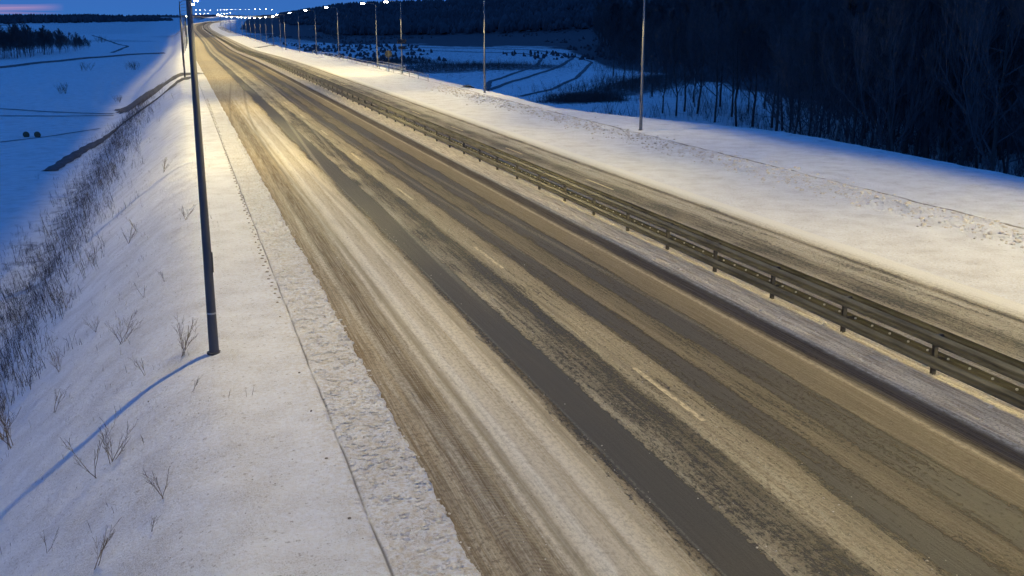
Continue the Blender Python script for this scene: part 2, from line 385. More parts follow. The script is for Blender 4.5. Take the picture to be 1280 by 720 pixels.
    col_ = t.mix(t.math('MULTIPLY', t.math('MULTIPLY', zone, t.rng(rib, -.4, .8)), .45), col_, (.42, .35, .23))
    h = t.math('ADD', t.math('MULTIPLY', m, t.math('ADD', t.math('MULTIPLY', clump, 1.2), .4)), t.math('MULTIPLY', grain, .35))
    h = t.math('ADD', h, t.math('MULTIPLY', streak, .7)); h = t.math('ADD', h, t.math('MULTIPLY', t.math('MULTIPLY', rib, zone), .28))
    rough = t.rng(m, 0, 1, .62, .85)
    t.b.inputs['Specular IOR Level'].default_value = .12
    return t.fin(col_, rough, t.bump(h, .9, .05))
M_ROAD = road_material()
def median_material():
    t = NT('rutted_median_snow'); uv = t.attr('lat')[1]
    st = t.noise(t.mapv(uv, (1, .06, 1)), 9, 5, .7); cl = t.noise(uv, 14, 5, .75); n = t.noise(uv, 1.3, 3)
    c = t.mix(t.rng(st, .42, .62), (.74, .67, .54), (.42, .35, .26))
    c = t.mix(t.math('MULTIPLY', t.rng(cl, .5, .62), .65), c, (.17, .14, .11))
    return t.fin(c, .8, t.bump(t.math('ADD', cl, st), .9, .06))
M_MEDIAN = median_material()
M_PAINT = (lambda t: t.fin(t.mix(t.rng(t.noise(t.mapv(t.coords(), (1, .5, 1)), 9, 5, .7), .44, .58), (.60, .50, .31), (.30, .25, .16)), .7))(NT('worn_road_paint'))
M_GALV = simple('dull_galvanised_steel', (.30, .31, .30), (.42, .43, .42), 3, .5, .55, .1)
M_GALVD = simple('dirty_rail_steel', (.055, .052, .042), (.16, .15, .115), 5, .6, .3, .25, (1, .15, 1))
M_POST = simple('dirty_post_steel', (.08, .075, .065), (.15, .14, .12), 8, .7, .2)
M_POLE = simple('grey_pole_steel', (.075, .075, .08), (.11, .11, .115), 2, .6, .0, .1, (3, 3, .5))
M_POLE2 = simple('pale_pole_steel', (.17, .17, .17), (.23, .23, .23), 2, .6, 0, .1, (3, 3, .5))
M_BARK = simple('bark', (.03, .028, .028), (.10, .09, .085), 5, .9, 0, .5, (1, 1, .3))
M_BIRCH = simple('birch_bark', (.42, .41, .39), (.14, .13, .12), 3, .8, 0, .3)
M_TWIG = simple('twigs', (.065, .06, .066), (.11, .10, .105), 2, .9, 0, 0)
M_HAZED = simple('hazed_far_branches', (.045, .045, .055), (.10, .10, .115), .02, .95, 0, 0)  # lighter branch colour stands in for haze over the far ridges
M_STALK = simple('dry_stalks', (.13, .10, .07), (.22, .17, .12), 2, .9, 0, 0)
M_STALKD = simple('dark_stalks', (.05, .045, .05), (.10, .085, .08), 2, .9, 0, 0)
M_TRACK = simple('trodden_dark_track', (.055, .055, .06), (.20, .20, .21), .8, .9, 0, .4)
M_DRAIN = simple('dark_wet_stone', (.035, .035, .04), (.12, .12, .13), 1.5, .9, 0, .5)
M_CONC = simple('dirty_concrete', (.16, .155, .15), (.30, .29, .27), 3, .85)
M_CLOD = simple('snow_clod', (.78, .76, .72), (.52, .45, .34), 9, .8, 0, .6)
M_DCLOD = simple('dirty_clod', (.16, .13, .09), (.30, .25, .17), 9, .8, 0, .6)
M_SIGNB = simple('sign_back_metal', (.02, .022, .03), (.035, .038, .045), 3, .6, .0)
M_BALE = simple('old_straw', (.09, .075, .05), (.16, .13, .08), 6, .9)
M_HEAD = simple('lamp_housing', (.20, .20, .20), (.26, .26, .26), 3, .5, .3)
t = NT('lit_lens'); t.b.inputs['Emission Color'].default_value = (1, .93, .78, 1); t.b.inputs['Emission Strength'].default_value = 90
M_LENS = t.fin((.8, .8, .8), .4)
M_REFL = simple('pale_bolt_heads', (.70, .70, .68), (.60, .60, .58), 9, .35, .2)

# ------------------------------------------------------------------ terrain sheet
def axis(parts):
    a = []
    for lo, hi, st in parts: a += list(np.arange(lo, hi, st))
    return a
def build_terrain():
    xs = np.array([-9000, -6000, -4500, -3500, -2800, -2300, -1900, -1600, -1350] + axis([(-1150, -400, 30), (-400, -120, 12), (-120, -30, 3), (-30, -13, .8), (-13, 2.4, .22)]) +
                  axis([(2.4, 2.7, .1)]) + [2.72, 2.755, 2.79, 2.825, 2.86] + axis([(2.9, 3.9, .12), (3.96, 4.4, .035)]) +
                  axis([(4.8, 25, 1.4), (25.5, 30, .5), (30, 35, .22)]) + [35.02, 35.08, 35.15, 35.22, 35.28] + axis([(35.5, 50, .35), (50, 62, 1), (62, 180, 3), (180, 500, 10), (500, 1400, 30)]) +
                  [1600, 1900, 2300, 2800, 3500, 4500, 6000, 9000])
    ys = np.array([-400, -200, -100] + axis([(-60, 6, 3), (6, 9, .5), (9, 45, .18), (45, 90, .5), (90, 150, 1), (150, 300, 2.5), (300, 600, 6), (600, 1500, 15), (1500, 3200, 40)]) + [3300, 3600, 4000, 4600, 5500, 7000, 9000])
    # columns follow the bend of the road
    S, Y = np.meshgrid(xs, ys); w = np.exp(-(np.maximum(np.abs(S - 18) - 60, 0) / 400) ** 2); X = S + xc(Y) * w
    Z = H(X, Y); s = X - xc(Y)
    # keep the sheet below the carriageway
    on = sstep(-.02, .04, s - eL(Y)) * (1 - sstep(25.4, 25.6, s)); Z = Z - .004 * on
    n, m = X.shape
    V = np.stack([X, Y, Z], -1).reshape(-1, 3); i = np.arange(n * m).reshape(n, m)
    F = np.stack([i[:-1, :-1], i[:-1, 1:], i[1:, 1:], i[1:, :-1]], -1).reshape(-1, 4)
    o = mesh_np('ground', V, F, [M_SNOW], smooth=True); me = o.data
    x, y, z = V.T; sf = s.reshape(-1)
    r = np.hypot(x, y)
    ax = np.arctan2(x, np.maximum(y, 1.0)) - R(YAW); px = 640 + np.tan(np.clip(ax, -1.4, 1.4)) * 1370
    w0 = np.interp(px, [0, 230, 330, 420, 700, 760, 1000, 1280], [1500, 1700, 900, 620, 520, 330, 200, 130])
    woods = np.clip(sstep(0, 1, (r - w0) / (w0 * .35)) * 1.0, 0, 1); woods = np.where(y < -50, 0, woods)
    woods[z > -6.5] = np.maximum(woods, 0)[z > -6.5]
    offroad = (sf < -13) | (sf > 50)
    woods = woods * np.where(np.abs(sf - 18) < 40, 0, 1)
    brush = np.where(sf > 45, .34, .0) + np.where(sf < -14, .10, 0)
    brush = brush + .2 * (sf > 40) * sstep(230, 420, r)
    for pts, rad, a in BRUSH:
        d = seg_dist(x, y, pts); brush = np.maximum(brush, a * (1 - sstep(rad * .5, rad * 1.2, d)))
    for pts, rad in SMOOTH:
        d = seg_dist(x, y, pts); brush = brush * sstep(rad * .6, rad * 1.1, d)
    brush = np.where((sf > 1.5) & (sf < 32), 0, brush)
    dirt = (1 - sstep(.9, 2.4, np.abs(sf - 4.3))) * .55 + .42 * (1 - sstep(3, 10, np.abs(sf - 24))) + .35 * (1 - sstep(2, 9, np.hypot(x - 1.2, (y - 34) * .25)))
    for nm, arr in (('woods', woods), ('brush', brush), ('dirt', dirt)):
        a = me.attributes.new(nm, 'FLOAT', 'POINT'); a.data.foreach_set('value', arr.astype(np.float32))
    a = me.attributes.new('lat', 'FLOAT_VECTOR', 'POINT'); a.data.foreach_set('vector', np.stack([sf, y, 0 * y], -1).astype(np.float32).ravel())
    return tag(o, kind='structure')

# patches of stubble and smooth snow on the low ground, laid out in the place's own metres
P2 = lambda pts: [pix(*p, z=-8.0)[:2] for p in pts]
BRUSH = [(P2([(520, 88), (590, 82), (640, 84)]), 26, .95), (P2([(470, 76), (520, 80)]), 18, .8), (P2([(740, 118), (800, 106), (860, 96)]), 16, 1.0),
         (P2([(700, 128), (760, 126)]), 7, .9), (P2([(330, 45), (420, 50), (560, 46), (700, 44)]), 130, .75),
         ([(-10, 62), (-10.5, 90), (-9.5, 130), (-8, 180)], 2.6, .5), (P2([(120, 50), (165, 52)]), 28, .6), (P2([(96, 42), (150, 34), (190, 30)]), 100, .5)]
SMOOTH = [(P2([(650, 119), (720, 103), (800, 84)]), 12)]
terrain = build_terrain()

# ------------------------------------------------------------------ carriageways (sheets just above the ground)
def strip(name, s0, s1, ns, mat, dz, ymax=2300, kind='structure', crown=None):
    ys = np.array(axis([(-60, 9, 2), (9, 80, 1.0), (80, 300, 3), (300, 700, 6), (700, ymax, 12)])); ss = np.linspace(s0, s1, ns)
    S, Y = np.meshgrid(ss, ys); X = S + xc(Y); Z = zr(Y) + dz
    if crown is not None: Z = Z + crown(S, Y)
    n, m = X.shape; V = np.stack([X, Y, Z], -1).reshape(-1, 3); i = np.arange(n * m).reshape(n, m)
    F = np.stack([i[:-1, :-1], i[:-1, 1:], i[1:, 1:], i[1:, :-1]], -1).reshape(-1, 4)
    o = mesh_np(name, V, F, [mat], smooth=True)
    a = o.data.attributes.new('lat', 'FLOAT_VECTOR', 'POINT'); a.data.foreach_set('vector', np.stack([S, Y, 0 * Y], -1).astype(np.float32).ravel())
    if kind: tag(o, kind=kind)
    return o
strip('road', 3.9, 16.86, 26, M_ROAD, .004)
strip('median', 16.84, 19.2, 18, M_MEDIAN, .012, crown=lambda S, Y: .05 * np.exp(-((S - 17.5) / .35) ** 2) + .04 * np.exp(-((S - 18.8) / .3) ** 2))
strip('far_carriageway', 19.18, 25.6, 14, M_ROAD, .004)
def lane_dashes():
    V = []; F = []
    for k in range(-3, 40):
        y0 = 20.6 + 16.02 * k
        for sx in ((10.93, 11.06),) + (((21.95, 22.07),) if k > 1 else ()):
            n = 5; b = len(V)
            for j in range(n):
                y = y0 + 4 * j / (n - 1); xx = float(xc(y)); zz = float(zr(y)) + .009
                V += [(xx + sx[0], y, zz), (xx + sx[1], y, zz)]
            for j in range(n - 1): F.append([b + 2 * j, b + 2 * j + 1, b + 2 * j + 3, b + 2 * j + 2])
    return tag(mesh_np('lane_marking', V, F, [M_PAINT]), kind='structure')
lane_dashes()

def ribbon(name, pts, width, mat, dz=.05, hump=.0, label=None, cat=None, kind=None, group=None):
    """band lying on the ground along a polyline of world points"""
    P = np.array([p[:2] for p in pts], float); d = np.r_[0, np.cumsum(np.hypot(*np.diff(P, axis=0).T))]
    n = max(8, int(d[-1] / max(1.2, d[-1] / 160))); tt = np.linspace(0, d[-1], n)
    x = np.interp(tt, d, P[:, 0]); y = np.interp(tt, d, P[:, 1])
    for _ in range(3):
        x[1:-1] = (x[:-2] + 2 * x[1:-1] + x[2:]) / 4; y[1:-1] = (y[:-2] + 2 * y[1:-1] + y[2:]) / 4
    tx = np.gradient(x); ty = np.gradient(y); l = np.hypot(tx, ty); nx = ty / l; ny = -tx / l
    V = []; F = []; K = 5
    for i in range(n):
        w = width * (1 + .15 * sin(i * 1.7) + .1 * sin(i * .6 + 1))
        for k in range(K):
            a = (k / (K - 1) - .5) * w; xx = x[i] + nx[i] * a; yy = y[i] + ny[i] * a
            V.append((xx, yy, h1(xx, yy) + dz + hump * (1 - (2 * a / w) ** 2)))
    for i in range(n - 1):
        for k in range(K - 1): F.append([i * K + k, i * K + k + 1, i * K + K + k + 1, i * K + K + k])
    o = mesh_np(name, V, F, [mat]); tag(o, label, cat, group, kind); return o
W = lambda pts: [pix(*p) for p in pts]
# low ground, left: farm track and the dark bank line further out
ribbon('track', W([(-60, 134), (0, 136), (60, 140), (110, 142), (142, 142.5)]), 1.0, M_TRACK, .06, kind='structure')
ribbon('track', W([(-60, 145), (0, 145), (80, 145.5), (142, 144.8)]), 1.0, M_TRACK, .06, kind='structure')
ribbon('track', W([(-40, 88), (0, 85), (60, 78), (110, 73), (160, 69), (204, 67)]), 3.0, M_TRACK, .1, .5, kind='structure')
ribbon('path', W([(115, 44), (150, 56), (160, 58), (140, 66)]), 2.2, M_TRACK, .06, kind='structure')
ribbon('track', W([(0, 178), (60, 171), (125, 161)]), .5, M_TRACK, .05, kind='structure')
# low ground, right: slip road loops
ribbon('slip_road', W([(320, 60), (400, 61), (500, 60), (600, 60.5), (660, 62.5), (700, 66.5), (716, 73), (702, 82), (670, 93), (640, 102), (610, 113)]), 1.7, M_TRACK, .08, .2, kind='structure')
ribbon('slip_road', W([(470, 64), (560, 64), (630, 66), (662, 68), (677, 74), (672, 81), (645, 91), (612, 102), (585, 110)]), 1.5, M_TRACK, .08, .2, kind='structure')
ribbon('slip_road', W([(716, 70), (740, 78), (720, 98), (690, 112), (650, 121)]), 1.3, M_TRACK, .08, .15, kind='structure')
# stone lined drains down the left embankment
for pts, wd, lab in (([(236, 92), (205, 108), (178, 124), (158, 134)], 5.0, 'wide dark stone drain running beside the foot of the left embankment'),
                     ([(238, 97), (205, 118), (188, 130), (150, 157), (100, 190), (62, 214)], 1.7, 'narrow dark drain crossing the brushy left slope, nearest the light poles')):
    ribbon('drainage_channel', W(pts), wd, M_DRAIN, .06, .1, lab, 'drain')
print('ribbons done')

# ------------------------------------------------------------------ crash barrier along the median
def path(y0, y1, step, s):
    out = []; y = y0
    while y <= y1:
        dx = float(xc(y + .5) - xc(y - .5)); l = hypot(dx, 1); out.append((float(xc(y)) + s * 1.0, y, float(zr(y)), 1 / l, -dx / l)); y += step if y < 260 else (step * 2 if y < 650 else step * 4)
    return out
bar = empty('crash_barrier', (18.2, 0, 0)); tag(bar, 'double sided steel crash barrier on posts along the snowy median', 'crash barrier')
def rel(mb): mb.V = [(x - 18.2, y, z) for x, y, z in mb.V]; return mb
def wbeam(side, z0):
    c = [(0, 0), (.03, .02), (.075, .075), (.075, .115), (.015, .145), (.015, .165), (.075, .195), (.075, .235), (.03, .29), (0, .31)]
    return [(side * (a + .02), h + z0) for a, h in c] + [(side * (a + .012), h + z0) for a, h in reversed(c)]
for z0 in (.27, .88):
    for sd_ in (-1, 1):
        rel(MB().profile(wbeam(sd_, z0), path(-30, 2000, 4, 18.2 + sd_ * .20))).build('rail', M_GALVD, bar)
def post_shape(mb, x, y, z):
    mb.box((x, y, z + .50), (.012, .10, 1.2)); mb.box((x, y - .052, z + .50), (.11, .008, 1.2)); mb.box((x, y + .052, z + .50), (.11, .008, 1.2))
    mb.box((x, y, z + .43), (.40, .07, .10)); mb.box((x, y, z + 1.04), (.40, .07, .10)); return mb
mp = post_shape(MB(), 0, 0, 0); pm = None
spx = []; y = 25.8 - 12
while y < 1800: spx.append(y); y += 4.0
for k, y in enumerate(spx[:100]):
    if pm is None: o = mp.build('post', M_POST, bar); pm = o
    else: o = pm.copy(); col.objects.link(o); o.parent = bar
    o.location = (float(xc(y)), y, float(zr(y)))
far = MB()
for y in spx[100:]: post_shape(far, float(xc(y)), y, float(zr(y)))
tag(far.build('posts', M_POST, bar), kind='stuff')
bl = MB()
for k in range(0, 210):
    yb = 14.3 + k * .8
    bl.box((.185, yb, .50), (.045, .045, .045))
tag(bl.build('bolts', M_REFL, bar), kind='stuff')

# ------------------------------------------------------------------ street lamps
POLE_H = 11.4
def make_lamp(side):
    """side=+1: arm reaches to +X"""
    root = empty('street_lamp'); M_POLE = globals()['M_POLE'] if side > 0 else M_POLE2
    MB().tube([(0, 0, -.3), (0, 0, .0), (0, 0, 3.0), (0, 0, 7), (0, 0, POLE_H)], [.135, .135, .115, .09, .055], 12).build('pole', M_POLE, root, True)
    MB().tube([(0, 0, 0), (0, 0, .05)], [.20, .20], 14).build('base_plate', M_POST, root)
    MB().box((side * .128, 0, 2.6), (.03, .13, .55)).build('hatch', M_POST, root)
    MB().tube([(0, 0, 1.15), (0, 0, 1.2)], [.134, .134], 14).build('collar', M_GALV, root)
    MB().tube([(0, 0, POLE_H - .25), (side * .5, 0, POLE_H + .08), (side * 1.9, 0, POLE_H + .2), (side * 2.2, 0, POLE_H + .22)], [.04, .038, .03, .03], 8).build('arm', M_POLE, root, True)
    h = MB()
    h.profile([(-.16, .0), (-.13, .09), (0, .13), (.13, .09), (.16, 0)], [(side * 2.0, 0, POLE_H + .17, 0, 1), (side * 2.2, 0, POLE_H + .18, 0, 1), (side * 2.8, 0, POLE_H + .19, 0, 1)])
    hd = h.build('lamp_head', M_HEAD, root)
    MB().box((side * 2.44, 0, POLE_H + .09), (.62, .28, .16)).build('lens', M_LENS, hd)
    return root
protoL = make_lamp(1); protoR = make_lamp(-1)
def set_label(o, lab, grp='street lamps along the motorway'):
    tag(o, lab, 'street lamp', grp)
lamps_at = []
def light_data(side):
    """one road luminaire: wide batwing beam along the road, cut off behind the pole"""
    ld = bpy.data.lights.new('street_light', 'SPOT'); ld.energy = LAMP_POWER * (1.0 if side > 0 else .72); ld.color = LAMP_COLOR; ld.shadow_soft_size = .09
    ld.spot_size = R(176); ld.spot_blend = .05; ld.use_nodes = True; nt = ld.node_tree
    em = [n for n in nt.nodes if n.type == 'EMISSION'][0]
    def M(op, a, b=0.0, clamp=False):
        k = nt.nodes.new('ShaderNodeMath'); k.operation = op; k.use_clamp = clamp
        for q, v in zip(k.inputs, (a, b)):
            if hasattr(v, 'links'): nt.links.new(v, q)
            else: q.default_value = v
        return k.outputs[0]
    def S(v, a, b):
        k = nt.nodes.new('ShaderNodeMapRange'); k.interpolation_type = 'SMOOTHSTEP'; nt.links.new(v, k.inputs[0]); k.inputs[1].default_value = a; k.inputs[2].default_value = b
        return k.outputs[0]
    g = nt.nodes.new('ShaderNodeNewGeometry'); sp_ = nt.nodes.new('ShaderNodeSeparateXYZ'); nt.links.new(g.outputs['Incoming'], sp_.inputs[0])
    c = M('MAXIMUM', M('ABSOLUTE', sp_.outputs[2]), .05)
    wing = M('MINIMUM', M('POWER', c, -1.55), 5.0)
    cut = S(c, cos(R(79)), cos(R(65)))
    lateral = M('MULTIPLY', M('DIVIDE', sp_.outputs[0], c), side * INC)      # metres across the road per metre of drop
    house = S(lateral, -1.0, -.5)
    house = M('MULTIPLY', house, S(M('MULTIPLY', lateral, -1.0), -2.7, -1.9))
    nt.links.new(M('MULTIPLY', M('MULTIPLY', wing, cut), house), em.inputs['Strength'])
    return ld
INC = 1.0
LD = {1: light_data(1), -1: light_data(-1)}
def light(x, y, z, side):
    lo = bpy.data.objects.new('street_light', LD[side]); col.objects.link(lo); lo.location = (x, y, z); return lo
def put_lamp(proto, first, x, y, lab, power, side):
    o = proto if first else copy_tree(proto)
    z = h1(x, y) - .02; o.location = (x, y, z)
    set_label(o, lab)
    if power:
        l = light(side * 2.44, 0, POLE_H - .06, side); l.parent = o; l.name = 'bulb'
    return o
left_row = [(.42, 29.4, 'tall grey street lamp nearest the camera on the left embankment, top out of frame'),
            (1.05, 71, 'street lamp hidden behind the nearest left pole, its shadow crossing the left slope'),
            (1.45, 112, 'street lamp just behind the nearest left pole, third along the left verge'),
            (1.1, 173, 'thin street lamp standing clear to the left of the nearest pole, by the stone drain'),
            (1.3, 215, 'left verge street lamp just behind the clear standing one, nearer the closest pole'),
            (1.5, 257, 'slim left verge street lamp touching the left side of the nearest pole')]
ORD = 'first second third fourth fifth sixth seventh eighth ninth tenth eleventh twelfth thirteenth fourteenth fifteenth sixteenth seventeenth eighteenth nineteenth twentieth'.split()
TENS = {2: 'twenty', 3: 'thirty', 4: 'forty', 5: 'fifty', 6: 'sixty', 7: 'seventy'}
def nth(k):             # k from 0
    if k < 20: return ORD[k]
    q = (k + 1) // 10; r_ = (k + 1) % 10
    return TENS[q][:-1] + 'ieth' if r_ == 0 else TENS[q] + '-' + ORD[r_ - 1]
fl = []; y = 299
while y < 1720: fl.append((1.3, y)); y += 42
right_px = [(801, 157, 'tall slender street lamp on the right snow bank, in front of the dark woods'),
            (606, 114, 'street lamp on the right verge in front of the loop of the slip road'),
            (503, 92, 'right verge street lamp carrying a small sign plate partway up'),
            (472, 84, 'right verge street lamp beside the round sign and low railing')]
right_y = [(250, 'right verge street lamp by the bridge railing, head just above the frame edge'), (291, 'right verge street lamp with the largest bright head below the sky edge'),
           (332, 'right verge street lamp, second brightest head against the dark ridge'), (375, 'right verge street lamp, third bright head left of the railing')]
put_lamp(protoL, True, *left_row[0], LAMP_POWER, 1)
for a in left_row[1:]: put_lamp(protoL, False, *a, LAMP_POWER, 1)
for k, (x, y) in enumerate([q for i_, q in enumerate(fl) if i_ < 9 or i_ % 2]): put_lamp(protoL, False, x + float(xc(y)), y, 'distant left verge street lamp, %s beyond those beside the nearest pole' % nth(k), LAMP_POWER, 1)
first = True
rp = []
for px, py, lab in right_px:
    p = pix(px, py, z=0.0); x = min(max(p[0], 34.8), 36.1); X, Yr, _ = ray(px, py); yy = x / (X / Yr); rp.append((x, yy, lab))
for x, yy, lab in rp:
    put_lamp(protoR, first, x, yy, lab, LAMP_POWER, -1); first = False
for y, lab in right_y: put_lamp(protoR, False, 35.8, y, lab, LAMP_POWER, -1)
y = 417; k = 0
while y < 1720:
    put_lamp(protoR, False, 35.6 + float(xc(y)), y, 'small right verge street lamp, %s beyond the three brightest heads' % nth(k), LAMP_POWER, -1); y += 42 if y < 700 else 84; k += 1
# two lamps of the same rows that stand beside and behind the camera, outside the frame
for x, y, s_, pr, lab in ((-.4, -15, 1, protoL, 'street lamp of the left verge standing behind the camera'), (37.5, 33, -1, protoR, 'street lamp of the right verge just outside the right frame edge'), (36, -2, -1, protoR, 'street lamp of the right verge behind the camera')):
    put_lamp(pr, False, x, y, lab, LAMP_POWER, s_)
# far string of lamps on the next rise
def far_lamp(px, Y, lab):
    x, yy, z = at_y(px, Y); put_lamp(protoL, False, x, yy, lab, 0, 1)
for i, px in enumerate((243, 248, 253, 258, 264, 270)): far_lamp(px, 2060 - 30 * i, 'tiny skyline lamp, %s from the left in the level row left of the cluster' % nth(i))
for i, px in enumerate((279, 283, 288, 291, 296, 301, 307, 313, 318, 325, 331, 338, 346)): far_lamp(px, 2040 - 22 * i, 'tiny skyline lamp, %s from the left in the level row right of the cluster' % nth(i))
# plate on the third right pole
p3 = [o for o in bpy.data.objects if o.get('label', '').startswith('right verge street lamp carrying')][0]
tp = MB().box((0, -.12, 5.2), (1.5, .04, .7)).build('sign_plate', M_SIGNB, p3); tp2 = MB().box((0, -.12, 4.2), (1.2, .04, .5)).build('sign_plate', M_SIGNB, p3)

# ------------------------------------------------------------------ round sign and railings by the underpass
c0 = at_y(488, 182); c0 = (c0[0], 182, h1(c0[0], 182))
sg = empty('road_sign', c0); tag(sg, 'round road sign seen from behind on a post beyond the right verge', 'road sign')
zt = 9 - 182 * .0365 * 1.02
MB().tube([(0, 0, -.2), (0, 0, 3.6)], .05, 8).build('post', M_POST, sg)
MB().tube([(0, -.03, 3.0), (0, .03, 3.0)], .62, 24).build('disc', M_SIGNB, sg)
def railing(pa, pb, lab, n, hgt=.9):
    r_ = empty('railing', pa); tag(r_, lab, 'railing')
    pts = [tuple(pa[i] + (pb[i] - pa[i]) * k / n for i in range(2)) for k in range(n + 1)]
    P = [(x - pa[0], y - pa[1], h1(x, y) - pa[2]) for x, y in pts]
    for hh in (hgt, hgt * .55): MB().tube([(x, y, z + hh) for x, y, z in P], .05, 6).build('rail', M_GALV, r_)
    for x, y, z in P: MB().tube([(x, y, z - .2), (x, y, z + hgt)], .045, 6).build('post', M_GALV, r_)
def onr(px, s): X, Yr, _ = ray(px, 90); y = s / (X / Yr); return (s, y, h1(s, y))
railing(onr(535, 34.2) , onr(392, 36.4), 'long low metal railing along the edge of the right verge over the underpass', 22)
railing(onr(507, 37.3), onr(474, 36.8), 'short sloping metal railing between two right verge lamps', 5, 1.0)

# ------------------------------------------------------------------ bales, posts on the left low ground
def bale(px, py, lab):
    p = pix(px, py); o = MB(); n = 20; 
    o.tube([(-.5, 0, .38), (-.42, 0, .38), (.42, 0, .38), (.5, 0, .38)], [.36, .44, .44, .36], n)
    b = o.build('straw_bale', M_BALE, None, True); b.location = (p[0], p[1], p[2] - .08); b.rotation_euler = (0, 0, R(100)); tag(b, lab, 'bale', 'bales on the left snow field')
bale(33, 171, 'left one of two dark round bales on the blue snow field')
bale(47, 171, 'right one of two dark round bales on the blue snow field')

# ------------------------------------------------------------------ vegetation
def gen_tree(h, seed, dens=1.0, conifer=False):
    rr = random.Random(seed); seg = []; tw = []
    n = 9; lean = rr.uniform(-.04, .04); lean2 = rr.uniform(-.04, .04)
    tr = []; x = y = 0
    for i in range(n + 1):
        z = h * i / n; x += rr.uniform(-.24, .24) + lean * h / n * 2; y += rr.uniform(-.24, .24) + lean2 * h / n * 2
        tr.append((x, y, z))
    r0 = h * .0095
    def tp(t):
        k = min(int(t * n), n - 1); f = t * n - k; return tuple(tr[k][j] * (1 - f) + tr[k + 1][j] * f for j in range(3))
    def branch(p, az, el, L, r, lvl):
        m = 3 if lvl < 2 else 2; q = p
        for i in range(m):
            el2 = el + rr.uniform(-.2, .25) + .1 * i; az += rr.uniform(-.3, .3); l = L / m
            q2 = (q[0] + l * cos(el2) * cos(az), q[1] + l * cos(el2) * sin(az), q[2] + l * sin(el2))
            seg.append((q, q2, r * (1 - i / m * .55), r * (1 - (i + 1) / m * .55)))
            if lvl < 2:
                for _ in range(2 if lvl else 2):
                    branch(q2, az + rr.choice((-1, 1)) * rr.uniform(.4, 1.0), el2 + rr.uniform(-.3, .5), L * rr.uniform(.4, .6), r * .5, lvl + 1)
            q = q2
            if lvl >= 1:
                for _ in range(int(4 * dens)):
                    a2 = az + rr.uniform(-1.1, 1.1); e2 = el2 + rr.uniform(-.5, .8); l2 = rr.uniform(.35, .9) * h / 14
                    tw.append((q, (q[0] + l2 * cos(e2) * cos(a2), q[1] + l2 * cos(e2) * sin(a2), q[2] + l2 * sin(e2))))
    nb = int(17 * dens)
    for i in range(nb):
        t = .2 + .78 * i / nb + rr.uniform(-.03, .03); L = h * .26 * (1.12 - t) * 1.5 * rr.uniform(.75, 1.2)
        branch(tp(min(t, .99)), rr.uniform(0, 2 * pi), rr.uniform(.35, .95), L, r0 * (1.1 - t) * .55, 0)
    trunk = [(p, r0 * (1.05 - i / n)) for i, p in enumerate(tr)]
    return trunk, seg, tw
def tri_tubes(seg, tw, r_min=.012, twr=.022):
    """segments as 3-sided tubes, twigs as thin spikes; numpy arrays"""
    V = []; F = []
    for a, b, ra, rb in seg:
        a = np.array(a); b = np.array(b); t = b - a; l = np.linalg.norm(t); t = t / (l + 1e-9)
        u = np.cross(t, (0, 0, 1.0)); 
        if np.linalg.norm(u) < .1: u = np.cross(t, (1.0, 0, 0))
        u /= np.linalg.norm(u); w = np.cross(t, u); k0 = len(V)
        for p, r in ((a, max(ra, r_min)), (b, max(rb, r_min))):
            for q in range(3): V.append(p + r * (cos(q * 2.094) * u + sin(q * 2.094) * w))
        for q in range(3): F.append((k0 + q, k0 + (q + 1) % 3, k0 + 3 + (q + 1) % 3)); F.append((k0 + q, k0 + 3 + (q + 1) % 3, k0 + 3 + q))
    for a, b in tw:
        a = np.array(a); b = np.array(b); t = b - a; u = np.cross(t, (.3, .2, 1.0)); u /= (np.linalg.norm(u) + 1e-9); k0 = len(V)
        V += [a - u * twr, a + u * twr, b]; F.append((k0, k0 + 1, k0 + 2))
    return np.array(V), np.array(F)
variants = []
for k in range(6):
    hh = (17, 20, 15, 22, 18, 13)[k]; tr, sg_, tw_ = gen_tree(hh, 100 + k, 1.0)
    V, F = tri_tubes(sg_, tw_); tm = MB(); tm.tube([p for p, r in tr], [max(r, .02) for p, r in tr], 7)
    variants.append((tm, V, F))
print('tree tris', [len(v[2]) for v in variants])
def tree_proto(k, bark):
    tm, V, F = variants[k]; root = empty('bare_tree'); tm.build('trunk', bark, root, True); mesh_np('crown', V, F, [M_TWIG], root); return root
protos = {}
def plant_tree(x, y, k, rz, sc, lab, bark=None):
    key = (k, bark is M_BIRCH)
    o = None
    if key not in protos: protos[key] = tree_proto(k, bark or M_BARK); o = protos[key]
    else: o = copy_tree(protos[key])
    o.location = (x, y, h1(x, y) - .15); o.rotation_euler = (0, 0, rz); o.scale = (sc, sc, sc)
    tag(o, lab, 'tree', 'bare trees at the edge of the right hand woods'); return o
rt = random.Random(5)
front = []
for px, Y in ((765, 300), (779, 262), (790, 235), (801, 290), (813, 215), (826, 178), (845, 172), (857, 180), (864, 200), (871, 175), (893, 160), (901, 190), (913, 168), (920, 150), (934, 175), (941, 152), (953, 185), (963, 150)):
    front.append((px, Y))
for i in range(46): front.append((972 + i * 7.1 + rt.uniform(-3, 3), rt.uniform(78, 150) - (i * .5)))
words = {0: 'tall', 1: 'very tall', 2: 'slim', 3: 'towering', 4: 'upright', 5: 'short'}
for i, (px, Y) in enumerate(front):
    x, y, z = at_y(px, Y)
    if x - 47 < 12: x = 62 + rt.uniform(0, 8)
    pos = 'in front of the snowy clearing' if px < 970 else ('between the clearing and the pale birch' if px < 1150 else 'right of the pale birch trunk')
    plant_tree(x, y, rt.randrange(5) if px > 800 else rt.choice((0, 2, 5)), rt.uniform(0, 6.28), rt.uniform(.85, 1.15), 'dark bare tree at the wood edge ' + pos)
bx, by, bz = at_y(1174, 84)
